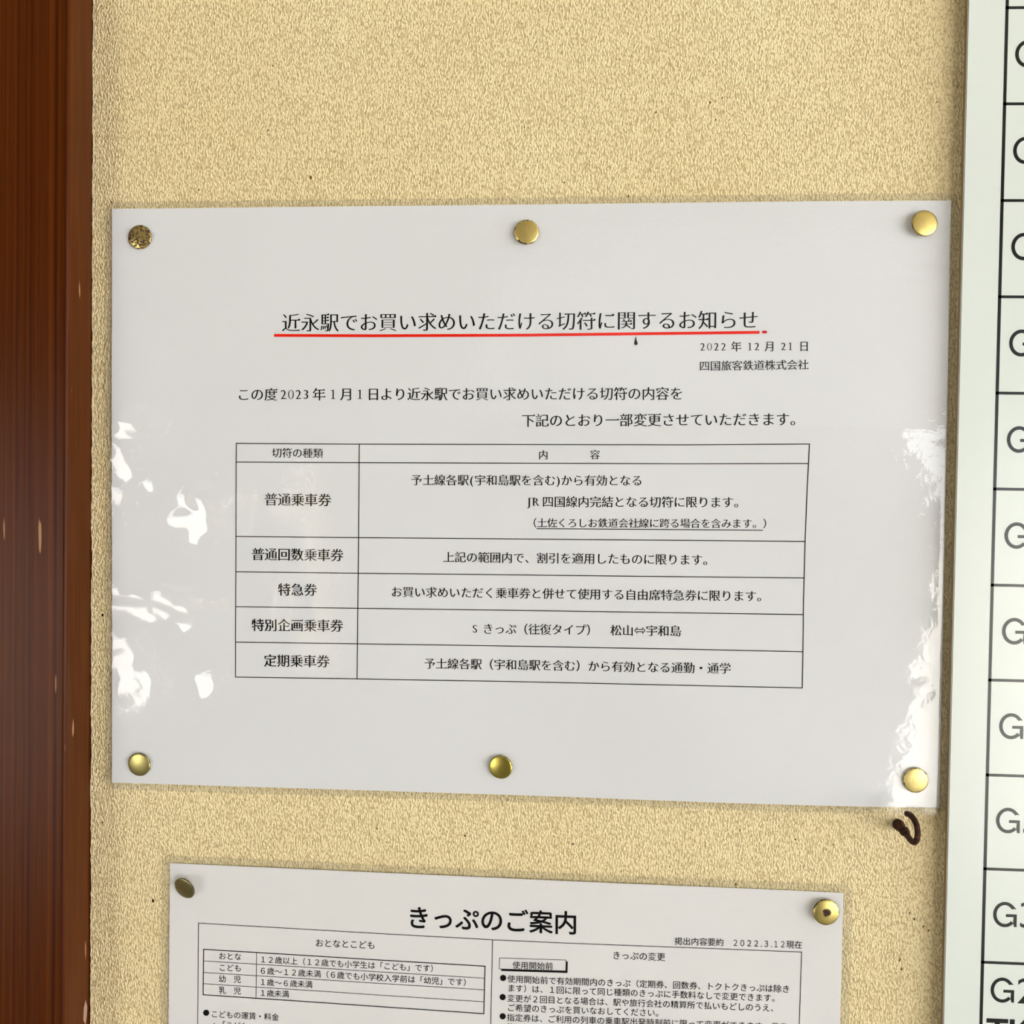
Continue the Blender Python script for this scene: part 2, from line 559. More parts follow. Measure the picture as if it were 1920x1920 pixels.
def uroko(P):
    """Small triangular stops at the right end of level strokes, as in a printed Ming face."""
    out = []
    n = len(P)
    for i in range(n):
        a, b, c, d = P[i - 1], P[i], P[(i + 1) % n], P[(i + 2) % n]
        # edge b->c goes up at the right end; a->b runs right, c->d runs left
        prev = P[i - 2]
        e1, e2, e3 = a - prev, b - a, c - b
        up = abs(e2[0]) < 0.02 and 0.02 < e2[1] < 0.075
        if up and e1[0] > 0.12 and abs(e1[1]) < 0.02 and e3[0] < -0.12 and abs(e3[1]) < 0.02:
            x, y = b
            out += [np.array([x + 0.022, y]), np.array([x - 0.028, y + 0.062]), np.array([x - 0.105, y])]
        else:
            out.append(b)
    return np.array(out)


def rounded(P, r0):
    out = []
    n = len(P)
    for i in range(n):
        a, b, c = P[i - 1], P[i], P[(i + 1) % n]
        u, v = a - b, c - b
        lu, lv = np.hypot(*u), np.hypot(*v)
        if lu < 1e-5 or lv < 1e-5:
            continue
        cosv = np.dot(u, v) / lu / lv
        conv = (u[0] * v[1] - u[1] * v[0]) < 0
        if cosv > -0.75 and conv:
            r = min(r0, 0.48 * lu, 0.48 * lv)
            p, q = b + u / lu * r, b + v / lv * r
            for t in (0, .25, .5, .75, 1):
                out.append((1 - t) ** 2 * p + 2 * (1 - t) * t * b + t * t * q)
        else:
            out.append(b)
    return np.array(out)


def ell(cx, cy, rx, ry, n=28, rev=False):
    a = np.linspace(0, 2 * math.pi, n, endpoint=False)
    if rev:
        a = -a
    return np.stack([cx + rx * np.cos(a), cy + ry * np.sin(a)], 1)


def rect(x0, x1, y0, y1):
    return np.array([(x0, y0), (x1, y0), (x1, y1), (x0, y1)], float)


def grotesque_G(wt):
    cx, cy, rx, ry = .37, .36, .335, .375
    a = np.radians(np.linspace(32, 318, 40))
    outer = np.stack([cx + rx * np.cos(a), cy + ry * np.sin(a)], 1)
    b = np.radians(np.linspace(318, 26, 40))
    inner = np.stack([cx + (rx - wt) * np.cos(b), cy + (ry - wt) * np.sin(b)], 1)
    tip = np.array([(inner[-1][0], .555), (cx + rx * .965, .555)])
    arc = np.concatenate([outer, inner, ])
    arc[0] = (cx + rx - .01, .53)
    arc[-1] = (cx + rx - wt - .02, .53)
    stem = np.array([(.635, .0), (.71, .0), (.71, .375), (.40, .375), (.40, .29), (.62, .29), (.61, .12)])
    return [[arc], [stem]]


CACHE = {}
STYLES = {  # inset x, inset y, stops, rounding
    'ming_title': (-.007, .011, True, 0), 'ming': (-.013, .006, True, 0), 'ming_bold': (-.020, .004, True, 0),
    'round': (-.008, -.006, False, .05), 'round_bold': (-.016, -.016, False, .06), 'plain': (0, 0, False, 0), 'fat': (-.022, -.02, False, 0)}


def glyph(ch, style):
    """List of layers; each is a list of outlines filled together. Unit: em, origin at the baseline."""
    key = (ch, style)
    if key in CACHE:
        return CACHE[key]
    ix, iy, stops, rd = STYLES[style]
    ming = style.startswith('ming')
    if ch in ' 　':
        lay = []
    elif ming and ch == '0':
        lay = [[ell(.27, .33, .215, .335), ell(.27, .33, .142, .308, rev=True)]]
    elif ming and ch == '1':
        lay = [[np.array([(.12, 0), (.44, 0), (.44, .032), (.332, .044), (.332, .675), (.30, .675), (.12, .605), (.125, .57), (.238, .605), (.238, .044), (.12, .032)])]]
    elif ch == '⇔':
        o = np.array([(.03, .38), (.29, .68), (.29, .51), (.71, .51), (.71, .68), (.97, .38), (.71, .08), (.71, .25), (.29, .25), (.29, .08)])[::-1]
        lay = [[o, inset(inset(inset(o, .03, .03), .03, .03), .03, .03)[::-1]]]
    elif style == 'plain' and ch == 'G':
        lay = grotesque_G(.098)
    else:
        raw = raw_outline(ch)
        lay = [[inset(p, ix, iy) for p in raw]]
        for k in (1, .8, .6, .4, .2, 0):
            lay = [[inset(p, ix * k, iy * k) for p in raw]]
            if fills_cleanly(lay[0]):
                break
        else:
            k = 0
        if k < .5 and ix < -.012:                     # strokes too close to swell: print the glyph with a small spread instead
            lay = [[p + np.array(d) for p in raw] for d in ((ix, 0), (-ix, 0), (0, iy), (0, -iy))]
        if ming and ch in '23JRS':
            lay = [[inset(p, -.002, .012) * np.array([.9, .97]) for p in lay[0]]]
            if ch == 'J':
                lay.append([rect(.05, .33, .645, .672)])
            if ch == 'R':
                lay += [[rect(.01, .26, 0, .026)], [rect(.40, .64, 0, .026)], [rect(.01, .2, .645, .672)]]
        elif stops:
            l2 = [uroko(p) for p in lay[0]]
            lay = [l2] + lay[1:] if fills_cleanly(l2) else lay
        if rd:
            l2 = [[rounded(p, rd) for p in q] for q in lay]
            lay = l2 if all(fills_cleanly(q) for q in l2) else lay
    CACHE[key] = lay
    return lay


def outline_area(p):
    q = np.roll(p, -1, 0)
    return 0.5 * float(np.sum(p[:, 0] * q[:, 1] - q[:, 0] * p[:, 1]))


def fills_cleanly(polys):
    """False where moved outlines cross and the filled area no longer matches."""
    V, F = fill([polys])
    got = sum(abs(outline_area(np.array([V[i] for i in f]))) for f in F)
    want = abs(sum(outline_area(p) for p in polys))
    if F:                                             # every triangle must lie inside the outlines
        C = np.array([np.mean([V[i] for i in f], axis=0) for f in F])
        odd = np.zeros(len(C), int)
        for p in polys:
            a, b = p, np.roll(p, -1, 0)
            up = (a[None, :, 1] > C[:, None, 1]) != (b[None, :, 1] > C[:, None, 1])
            dy = b[:, 1] - a[:, 1]
            xi = a[None, :, 0] + (C[:, None, 1] - a[None, :, 1]) * ((b[:, 0] - a[:, 0]) / np.where(np.abs(dy) < 1e-9, 1e-9, dy))[None, :]
            odd += (up & (xi > C[:, None, 0])).sum(1)
        areas = np.array([abs(outline_area(np.array([V[i] for i in f]))) for f in F])
        if areas[odd % 2 == 0].sum() > 0.004 * want:
            return False
    return abs(got - want) < 0.012 * want + 0.0008


def fill(layers):
    """Triangulate layers of outlines lying in a plane (2-D points) -> verts, faces."""
    V, F = [], []
    for polys in layers:
        cu = bpy.data.curves.new('fill', 'CURVE')
        cu.dimensions = '2D'
        cu.fill_mode = 'FRONT'
        for p in polys:
            sp = cu.splines.new('POLY')
            sp.points.add(len(p) - 1)
            co = np.zeros((len(p), 4))
            co[:, :2] = p * 100.0
            co[:, 3] = 1
            sp.points.foreach_set('co', co.ravel())
            sp.use_cyclic_u = True
        o = bpy.data.objects.new('fill', cu)
        COL.objects.link(o)
        me = o.to_mesh()
        base = len(V)
        V += [(v.co.x / 100.0, v.co.y / 100.0) for v in me.vertices]
        F += [tuple(i + base for i in f.vertices) for f in me.polygons]
        o.to_mesh_clear()
        bpy.data.objects.remove(o)
        bpy.data.curves.remove(cu)
    return V, F


FILLED = {}


def glyph_mesh(ch, style):
    """Triangulated glyph in em units (cached), and its width range."""
    key = (ch, style)
    if key not in FILLED:
        lay = glyph(ch, style)
        V, F = fill(lay) if lay else ([], [])
        FILLED[key] = (np.array(V).reshape(-1, 2), F)
    return FILLED[key]


class Surface:
    """A printed surface: a height over the wall as a function of the place on the wall."""
    def __init__(self, root, height, depth=0.0):
        self.root, self.h, self.d = root, height, depth

    def point(self, x, z, lift):
        return (x, -(self.h(x, z) + lift), z)


def text(surf, segs, yl, yr, style, mat, name='text_line', em=None, aspect=1.0):
    """segs: (string, left px, right px) pieces; yl, yr: pixel height of the middle of the em box at the line's two ends."""
    X0, X1 = segs[0][1], segs[-1][2]
    A, B = on_wall(X0, yl, surf.d), on_wall(X1, yr, surf.d)
    ax = (B - A)
    L = np.hypot(ax[0], ax[2])
    ux = np.array([ax[0], ax[2]]) / L
    uz = np.array([-ux[1], ux[0]])
    V, F = [], []
    for s, l, r in segs:
        f0, f1 = (l - X0) / (X1 - X0), (r - X0) / (X1 - X0)
        p0 = on_wall(l, yl + (yr - yl) * f0, surf.d)
        p1 = on_wall(r, yl + (yr - yl) * f1, surf.d)
        adv = np.hypot(p1[0] - p0[0], p1[2] - p0[2]) / len(s)
        for i, ch in enumerate(s):
            gv, gf = glyph_mesh(ch, style)
            if not len(gv):
                continue
            cjk = ord(ch) > 0x2000
            size = em * 0.001 if em else adv
            sx = adv if cjk else size
            off = np.array([p0[0], p0[2]]) + ux * adv * i
            if not cjk:
                off = off + ux * (adv - (gv[:, 0].max() + gv[:, 0].min()) * size) / 2
            off = off - uz * 0.38 * size * aspect + (uz * 0.035 * size if (not cjk and style.startswith('ming')) else 0)
            q = off + gv[:, :1] * sx * ux + gv[:, 1:] * size * aspect * uz
            b = len(V)
            V += [surf.point(float(x), float(z), 0.00007) for x, z in q]
            F += [tuple(k + b for k in f) for f in gf]
    return mesh_from(name, V, F, mat, surf.root)


def rule(surf, pts, wmm, mat, name='rule', lift=0.00006, parent=None):
    """A printed line through pixel points, width in millimetres."""
    P = []
    for a, b in zip(pts, pts[1:]):
        n = max(2, int(math.hypot(b[0] - a[0], b[1] - a[1]) / 12))
        for k in range(n):
            P.append((a[0] + (b[0] - a[0]) * k / n, a[1] + (b[1] - a[1]) * k / n))
    P.append(pts[-1])
    W = [on_wall(x, y, surf.d) for x, y in P]
    V, F = [], []
    h = wmm * 0.0005
    for i, p in enumerate(W):
        q, r = W[max(0, i - 1)], W[min(len(W) - 1, i + 1)]
        t = np.array([r[0] - q[0], r[2] - q[2]])
        t /= np.hypot(*t)
        e = h if i in (0, len(W) - 1) else 0
        px = p[0] + t[0] * (e if i else -e)
        pz = p[2] + t[1] * (e if i else -e)
        V += [surf.point(px - t[1] * h, pz + t[0] * h, lift), surf.point(px + t[1] * h, pz - t[0] * h, lift)]
        if i:
            F.append((2 * i - 2, 2 * i - 1, 2 * i + 1, 2 * i))
    return mesh_from(name, V, F, mat, parent or surf.root)


def patch(surf, polys, mat, name, lift=0.00007):
    V, F = fill([[np.array([(q[0], q[2]) for q in (on_wall(x, y, surf.d) for x, y in p)]) for p in polys]])
    return mesh_from(name, [surf.point(x, z, lift) for x, z in V], F, mat, surf.root)


def disc_px(x, y, rx, ry=None, n=18):
    ry = ry or rx
    return [(x + rx * math.cos(2 * math.pi * k / n), y + ry * math.sin(2 * math.pi * k / n)) for k in range(n)]


def sstep(a, b, x):
    t = max(0.0, min(1.0, (x - a) / (b - a)))
    return t * t * (3 - 2 * t)


# ------------------------------------------------------------------ a laminated sheet
def make_sheet(root, cx, cz, th, W, H, margin, rad, height, wrinkle, paper_mat, film_mat, step, ragged=0.0):
    c, s = math.cos(th), math.sin(th)
    loc = lambda x, z: ((x - cx) * c + (z - cz) * s, -(x - cx) * s + (z - cz) * c)
    hgt = lambda x, z: height(*loc(x, z))

    def grid(name, w, h, st, lift, mat, film):
        nx, nz = int(2 * w / st) + 1, int(2 * h / st) + 1
        V, F = [], []
        for j in range(nz + 1):
            for i in range(nx + 1):
                u, v = -w + 2 * w * i / nx, -h + 2 * h * j / nz
                if film:
                    au, av = abs(u) - (w - rad), abs(v) - (h - rad)
                    if au > 0 and av > 0:
                        l = math.hypot(au, av)
                        if l > rad:
                            u = math.copysign(w - rad + au * rad / l, u)
                            v = math.copysign(h - rad + av * rad / l, v)
                x, z = cx + u * c - v * s, cz + u * s + v * c
                y = -(height(u, v) + lift + (wrinkle(u, v) if film else 0.0))
                V.append((x, y, z))
        for j in range(nz):
            for i in range(nx):
                a = j * (nx + 1) + i
                F.append((a, a + 1, a + nx + 2, a + nx + 1))
        o = mesh_from(name, V, F, [mat, M_SEAL] if film else mat, root, smooth=True)
        if film:
            flat = [0] * len(F)
            for j in range(nz):
                for i in range(nx):
                    u, v = -w + 2 * w * (i + .5) / nx, -h + 2 * h * (j + .5) / nz
                    if abs(u) > W / 2 + .0001 or abs(v) > H / 2 + .0001:
                        flat[j * nx + i] = 1
            o.data.polygons.foreach_set('material_index', flat)
        return o

    grid('paper', W / 2, H / 2, step * 2.5, 0.0, paper_mat, False)
    grid('laminate_film', W / 2 + margin, H / 2 + margin, step, 0.00030, film_mat, True)
    return Surface(root, hgt)


# --- the ticket notice (A4, level, its right side bulging off the wall between the tacks)
KV_PY = [300, 740, 780, 805, 850, 900, 960, 1140, 1185, 1260, 1300, 1335, 1400, 1450, 1500, 1560]
KV_K = [.020, .024, .040, .046, .036, .020, .014, .014, .036, .041, .034, .052, .053, .066, .062, .056]
KV_Z = [float(on_wall(1720, y)[2] - 1.5) for y in KV_PY][::-1]
KV_R = KV_K[::-1]


def k_edge(v):
    """How steeply the sheet falls back to the wall along its right edge."""
    tot = 0.0
    for dv, wgt in ((-.004, .25), (0, .5), (.004, .25)):
        tot += wgt * float(np.interp(v + dv, KV_Z, KV_R))
    return tot


def h_main(u, v):
    a, b = u / 0.1485, v / 0.105
    h = 0.0005
    t = max(0.0, (u - 0.09) / 0.0585)
    h += k_edge(v) * 0.02925 * max(0.0, 1.06 - t * t) * sstep(-0.03, 0.085, u)
    h += 0.0005 * (0.5 + 0.5 * math.cos(2.2 * a + 1.0)) * (1 - b * b * 0.5) * sstep(.1, .03, u)
    h += 0.0004 * noise.noise((u * 18, v * 22, 0.3))
    return max(h, 0.0003)


def patch_g(u, v, px, py, rx, ry):
    q = on_wall(px, py)
    return math.exp(-((u - q[0]) / (rx / 5270)) ** 2 - ((v - (q[2] - 1.5)) / (ry / 5270)) ** 2)


def w_main(u, v):
    w = 0.0
    m = min(1.0, 1.4 * patch_g(u, v, 300, 1000, 150, 200) + 0.6 * patch_g(u, v, 345, 1260, 120, 60) + 0.6 * patch_g(u, v, 250, 800, 70, 40))
    if m > 0.02:
        w += m * (0.0023 * noise.noise((u / 0.022 + 2.1, v / 0.015 - 1.3, 1.7)) + 0.00055 * noise.noise((u / 0.008, v / 0.005, 5.7)))
    m2 = patch_g(u, v, 520, 1140, 45, 90)
    if m2 > 0.02:
        w += m2 * 0.0011 * noise.noise((u / 0.013 + 3, v / 0.018, 2.2))
    m3 = sstep(0.118, 0.15, u)
    w += m3 * (0.00006 * noise.noise((u / 0.006, v / 0.0035, 8.1)) + 0.00012 * noise.noise((u / 0.02, v / 0.014, 4.4)))
    t = sstep(0.1035, 0.1075, abs(v)) * 0.00025 + sstep(0.147, 0.151, abs(u)) * 0.0002
    w += t * noise.noise((u / 0.02, v / 0.02, 9.0)) - 0.0005 * sstep(.1478, .151, u)
    return w if w > -0.0001 else -0.0001 - 0.00012 * math.tanh((-w - .0001) / .00012)


notice = thing('laminated_notice', 'landscape laminated paper notice with red underlined Japanese title and ruled table, six brass tacks', 'notice', (0, 0, 1.5))
N1 = make_sheet(notice, 0.0, 1.5, 0.00434, 0.297, 0.210, 0.0024, 0.004, h_main, w_main, M_PAPER, M_FILM, 0.0011)

ms = 'ming'
text(N1, [('近永駅でお買い求めいただける切符に関するお知らせ', 529, 1422)], 606, 600.5, 'ming_title', M_INK, 'title_text')
text(N1, [('2022', 1310, 1362), ('年', 1369, 1389), ('12', 1398.5, 1424.5), ('月', 1432, 1452), ('21', 1461, 1487), ('日', 1496, 1516)], 651, 650, ms, M_INK, 'date_text', em=3.88)
text(N1, [('四国旅客鉄道株式会社', 1310, 1514.5)], 687, 684.5, ms, M_INK)
text(N1, [('この度', 445.5, 522), ('2023', 526, 582), ('年', 586.5, 612), ('1', 618, 634), ('月', 638.5, 664), ('1', 668.5, 684), ('日', 689, 714),
          ('より近永駅でお買い求めいただける切符の内容を', 713.5, 1281)], 740, 738.5, ms, M_INK, em=4.93)
text(N1, [('下記のとおり一部変更させていただきます。', 978, 1506)], 789, 786.5, ms, M_INK)
text(N1, [('切符の種類', 511.5, 607.5)], 849, 850, ms, M_INK)
text(N1, [('内', 1009.5, 1028.5), ('容', 1106, 1125)], 853, 852.5, ms, M_INK)
text(N1, [('普通乗車券', 497.5, 622.5)], 936, 937.5, 'ming_bold', M_INK)
text(N1, [('予土線各駅', 771, 880), ('(', 880, 890), ('宇和島駅を含む', 890, 1042.5), (')', 1042.5, 1051), ('から有効となる', 1051.5, 1205)], 900, 901, ms, M_INK, em=4.15)
text(N1, [('JR', 987, 1012), ('四国線内完結となる切符に限ります。', 1016.5, 1398)], 940.5, 941.5, ms, M_INK, em=4.25)
text(N1, [('（土佐くろしお鉄道会社線に跨る場合を含みます。）', 988, 1449)], 980, 981.5, ms, M_INK)
rule(N1, [(1007, 991), (1429, 994)], 0.3, M_INK, 'text_underline')
text(N1, [('普通回数乗車券', 473, 645.5)], 1038.5, 1040.5, 'ming_bold', M_INK)
text(N1, [('上記の範囲内で、割引を適用したものに限ります。', 831, 1340)], 1044, 1049.5, ms, M_INK)
text(N1, [('特急券', 522.5, 596)], 1104.5, 1105.5, 'ming_bold', M_INK)
text(N1, [('お買い求めいただく乗車券と併せて使用する自由席特急券に限ります。', 734, 1441)], 1109, 1117.5, ms, M_INK)
text(N1, [('特別企画乗車券', 473, 645)], 1171, 1172.5, 'ming_bold', M_INK)
text(N1, [('S', 884, 898), ('きっぷ', 905, 969), ('（往復タイプ）', 969, 1121), ('松山⇔宇和島', 1144, 1277)], 1178, 1182, ms, M_INK, em=4.2)
text(N1, [('定期乗車券', 496, 619.5)], 1237.5, 1239, 'ming_bold', M_INK)
text(N1, [('予土線各駅（宇和島駅を含む）から有効となる通勤・通学', 796, 1369.5)], 1243, 1251.5, ms, M_INK)
for pts in ([(445, 831.5), (640, 833), (1280, 834.5), (1515.5, 833)], [(445, 866.5), (640, 867.5), (1280, 869.7), (1514, 869.3)],
            [(444.5, 1005.5), (640, 1007.5), (1280, 1013), (1508.5, 1015)], [(444.3, 1071.6), (640, 1074), (1280, 1081), (1507, 1083.3)],
            [(444, 1137), (640, 1139.3), (1280, 1148.3), (1505, 1151.7)], [(443.5, 1203.2), (640, 1205.7), (1280, 1215.7), (1503.7, 1220.7)],
            [(443, 1268.8), (640, 1271.2), (1280, 1283), (1502.5, 1288.3)],
            [(445, 831.5), (443, 1268.8)], [(675, 833.3), (673.3, 1041), (671, 1271.6)], [(1515.5, 833), (1509, 1000), (1505, 1150), (1502.5, 1288.3)]):
    rule(N1, pts, 0.33, M_INK, 'table_rule')
rule(N1, [(518, 629.6), (700, 630.5), (987, 629.5), (1200, 627), (1420, 624.3)], 1.0, M_RED, 'red_underline', 0.00016)
patch(N1, [disc_px(518, 629.6, 2.8)], M_RED, 'red_stroke_start', 0.00015)
patch(N1, [disc_px(1432, 623.8, 5.2, 2.6)], M_RED_D, 'red_stroke_end', 0.00016)
patch(N1, [disc_px(1192, 644.5, 3.1, 3.9)], M_INK, 'ink_blot', 0.0002)
patch(N1, [[(1190.2, 642), (1191.2, 632.5), (1192, 632.5), (1193.6, 642)]], M_INK, 'ink_tail', 0.00021)

# --- the lower notice
a, b = on_wall(320, 1617), on_wall(1581, 1673)
th2 = math.atan2(b[2] - a[2], b[0] - a[0])
W2 = math.hypot(b[0] - a[0], b[2] - a[2])
H2 = 0.171
mx, mz = (a[0] + b[0]) / 2, (a[2] + b[2]) / 2
c2x, c2z = mx + math.sin(th2) * H2 / 2, mz - math.cos(th2) * H2 / 2


def h_low(u, v):
    a, b = u / (W2 / 2), v / (H2 / 2)
    return 0.0006 + 0.0007 * (0.5 + 0.5 * math.cos(3.0 * a)) * (0.4 + 0.6 * (1 - b) / 2) + 0.0003 * noise.noise((u * 20, v * 14, 4.4))


def w_low(u, v):
    m = sstep(-0.02, -0.1, u)
    return max(-0.0002, m * 0.0003 * noise.noise((u / 0.009, v / 0.03, 3.3)) + 0.0001 * noise.noise((u / 0.02, v / 0.02, 1.1)))


lower = thing('laminated_notice', 'lower laminated ticket guide in rounded Japanese print, cut by the lower frame, two brass tacks', 'notice', (c2x, 0, c2z))
N2 = make_sheet(lower, c2x, c2z, th2, W2, H2, 0.0030, 0.003, h_low, w_low, M_PAPER2, M_FILM, 0.0014)
rd = 'round'
text(N2, [('きっぷのご案内', 763, 1084)], 1717.5, 1728.5, 'round_bold', M_INK, 'title_text')
text(N2, [('掲出内容要約', 1264, 1357), ('２０２２', 1372, 1424), ('.', 1424, 1430), ('３', 1430, 1443), ('.', 1443, 1449), ('１２', 1448, 1473.5), ('現在', 1473.5, 1504)], 1762.5, 1770.5, rd, M_INK, 'date_text', em=2.95)
text(N2, [('おとなとこども', 592, 705)], 1765.5, 1770, rd, M_INK, 'heading_text')
for s, segs, yl, yr in (('', [('おとな', 411, 454.5)], 1790.5, 1792), ('', [('こども', 411, 454.5)], 1812, 1813.5),
                        ('', [('幼', 411, 425.5), ('児', 439, 453.5)], 1833, 1834.5), ('', [('乳', 411, 425.5), ('児', 439, 453.5)], 1854.5, 1856),
                        ('', [('１２歳以上（１２歳でも小学生は「こども」です）', 487.5, 822.5)], 1796.7, 1814),
                        ('', [('６歳～１２歳未満（６歳でも小学校入学前は「幼児」です）', 487, 884)], 1817.8, 1840),
                        ('', [('１歳～６歳未満', 487, 587.5)], 1839, 1844), ('', [('１歳未満', 487, 543.5)], 1859.5, 1862),
                        ('', [('こどもの運賃・料金', 396.5, 524.5)], 1899, 1905.5), ('', [('・「こども」の乗車券', 396, 538.5)], 1918, 1926),
                        ('', [('使用開始前', 961, 1037.5)], 1806.8, 1809),
                        ('', [('使用開始前で有効期間内のきっぷ（定期券、回数券、トクトクきっぷは除き', 951.5, 1481)], 1832.5, 1853.2),
                        ('', [('ます）は、１回に限って同じ種類のきっぷに手数料なしで変更できます。', 951.5, 1462)], 1849.5, 1870.3),
                        ('', [('変更が２回目となる場合は、駅や旅行会社の精算所で払いもどしのうえ、', 951, 1459.5)], 1868.5, 1888.8),
                        ('', [('ご希望のきっぷを買いなおしてください。', 951, 1244)], 1886, 1897.3),
                        ('', [('指定券は、ご利用の列車の乗車駅出発時刻前に限って変更ができます。発車', 950.5, 1477)], 1904.3, 1924),
                        ('', [('後は無効になります。', 950, 1104)], 1922, 1928)):
    text(N2, segs, yl, yr, rd, M_INK)
text(N2, [('きっぷの変更', 1147.5, 1247.5)], 1788.5, 1792.5, rd, M_INK, 'heading_text')
for x, y in ((388, 1897), (943.8, 1831), (943, 1866.7), (943, 1902.4)):
    patch(N2, [disc_px(x, y, 5.8, 5.8)], M_INK, 'bullet')
for pts, wd in (([(373.5, 1729.3), (924, 1760), (1502.5, 1784)], .26), ([(373.5, 1729.3), (372, 1925), (370, 2300)], .26), ([(1502.5, 1784), (1498, 1920), (1485, 2340)], .26),
                ([(924, 1760), (920.5, 1925), (912, 2320)], .26),
                ([(383.3, 1778.3), (910, 1809.3)], .36), ([(382.3, 1863.3), (907.7, 1897.7)], .36), ([(383.3, 1778.3), (382.3, 1863.3)], .36), ([(910, 1809.3), (907.7, 1897.7)], .36),
                ([(383, 1800), (909.5, 1831.7)], .22), ([(382.8, 1821.6), (909, 1853.3)], .22), ([(382.5, 1842.6), (908.3, 1875.6)], .22), ([(482.3, 1784.2), (481.2, 1869)], .22),
                ([(937.2, 1793.8), (1061.5, 1797.4)], .2), ([(937.2, 1793.8), (936.5, 1814.2)], .2), ([(1061.5, 1797.4), (1060.8, 1817.8)], .2), ([(936.5, 1814.2), (1060.8, 1817.8)], .2)):
    rule(N2, pts, wd, M_INK, 'table_rule')
patch(N2, [[(940, 1814.8), (1061, 1818.3), (1061.6, 1800), (1064.8, 1800.1), (1064, 1821.6), (940, 1818)]], M_INK, 'box_shadow')

# ------------------------------------------------------------------ the timetable panel at the right
BF, BB = 0.0052, 0.0028
e0, e1 = on_wall(1814, 0, BF), on_wall(1769.5, 1920, BF)
BX = (e0[0] + e1[0]) / 2
board = thing('timetable_panel', 'off-white panel with black ruled rows of G codes, standing clear of the wallpaper', 'sign', (BX + 0.3, 0, 1.5))
bm = bmesh.new()
add_box(bm, BX, BX + 0.6, -BF, -BB, 1.05, 1.95)
bmesh.ops.bevel(bm, geom=[e for e in bm.edges if all(v.co.y < -BB - 1e-6 for v in e.verts)], offset=0.0003, segments=2, affect='EDGES')
panel = bm_obj('panel', bm, [M_BOARD, M_BOARD_SIDE], board)
for f in panel.data.polygons:
    if abs(f.normal.y) < 0.3:
        f.material_index = 1
for xb in (BX + .006, BX + .57):
    boxes('batten', [(xb, xb + .024, -BB, -.00015, 1.06, 1.94)], M_BATTEN, board)
NB = Surface(board, lambda x, z: BF, BF)
NB.lift = 0
vline = [(1888.7, -200), (1888.7 - 0, 0), (1886, 140), (1844.7, 1740), (1839, 1920), (1830, 2200)]
rule(NB, [(1893.8, -200), (1888.6, 0), (1839.2, 1920), (1831, 2230)], 1.08, M_BOARD_INK, 'table_rule', 0.00003)
ROWS = [14.5, 194.8, 376, 556.5, 737, 916.8, 1097, 1275, 1453, 1629, 1804]
for y in ROWS:
    f = (y - 0) / 1920
    x0 = 1888.6 - 49.4 * f
    sl = -0.008 + 0.0000268 * y
    rule(NB, [(x0, y), (4700, y + sl * (4700 - x0))], 0.98, M_BOARD_INK, 'table_rule', 0.00003)


def code(s, x, yc, hpx, style, adv):
    A = on_wall(x, yc, BF)
    sl = -0.008 + 0.0000268 * yc
    n = len(s)
    B = on_wall(x + 100, yc + sl * 100, BF)
    ux = np.array([B[0] - A[0], B[2] - A[2]])
    ux /= np.hypot(*ux)
    uz = np.array([-ux[1], ux[0]])
    hm = hpx / 5270.0
    V, F = [], []
    xx = 0.0
    for ch in s:
        gv, gf = glyph_mesh(ch, style)
        lo, hi = gv.min(0), gv.max(0)
        k = hm / (hi[1] - lo[1])
        q = np.array([A[0], A[2]]) + ((gv[:, :1] - lo[0]) * k + xx) * ux + ((gv[:, 1:] - (hi[1] + lo[1]) / 2) * k) * uz
        b = len(V)
        V += [NB.point(float(a), float(c), 0.00004) for a, c in q]
        F += [tuple(i + b for i in f) for f in gf]
        xx += (hi[0] - lo[0]) * k + adv * hm
    mesh_from('code_text', V, F, M_BOARD_INK, board)


for s, x, y0_, y1_ in (('G', 1903.3, 77, 125), ('G', 1899.5, 258, 306), ('G', 1896, 438, 486.5), ('G', 1892, 619, 667), ('G', 1887.7, 800, 847.5), ('G', 1883.3, 980, 1027.5),
                       ('G', 1878.7, 1159, 1207), ('G3', 1873.3, 1337.5, 1384.5), ('G3', 1867.5, 1514.5, 1561), ('G3', 1862, 1690.8, 1737), ('G2', 1857.3, 1832.5, 1878.5)):
    code(s, x, (y0_ + y1_) / 2, y1_ - y0_, 'plain', .13)
code('TKS', 1849.3, 1932, 45, 'fat', .06)


# ------------------------------------------------------------------ thumbtacks
def tack_head(ring=False):
    """Low dome with a rolled rim, axis +z (towards the viewer), underside at z = 0."""
    R = 0.0044
    prof = [(0.0, 0.00114)]
    for k in range(1, 9):
        r = R * 0.96 * k / 8
        z = 0.00070 + 0.00044 * (1 - (k / 8) ** 2)
        if ring and k in (2, 3):
            z -= 0.00004 * (1 if k == 3 else -0.4)
        prof.append((r, z))
    prof += [(R, 0.00050), (R, 0.00032), (R * 0.985, 0.00012), (R * 0.93, 0.00002), (R * 0.80, 0.00018), (0.0, 0.00030)]
    n = 40
    bm = bmesh.new()
    rows = []
    for r, z in prof:
        rows.append([bm.verts.new((0, 0, z))] if r == 0 else [bm.verts.new((r * math.cos(2 * math.pi * k / n), r * math.sin(2 * math.pi * k / n), z)) for k in range(n)])
    for p, q in zip(rows, rows[1:]):
        for k in range(n):
            l = (k + 1) % n
            if len(p) == 1:
                bm.faces.new((p[0], q[k], q[l]))
            elif len(q) == 1:
                bm.faces.new((p[k], q[0], p[l]))
            else:
                bm.faces.new((p[k], q[k], q[l], p[l]))
    bmesh.ops.recalc_face_normals(bm, faces=bm.faces[:])
    return bm


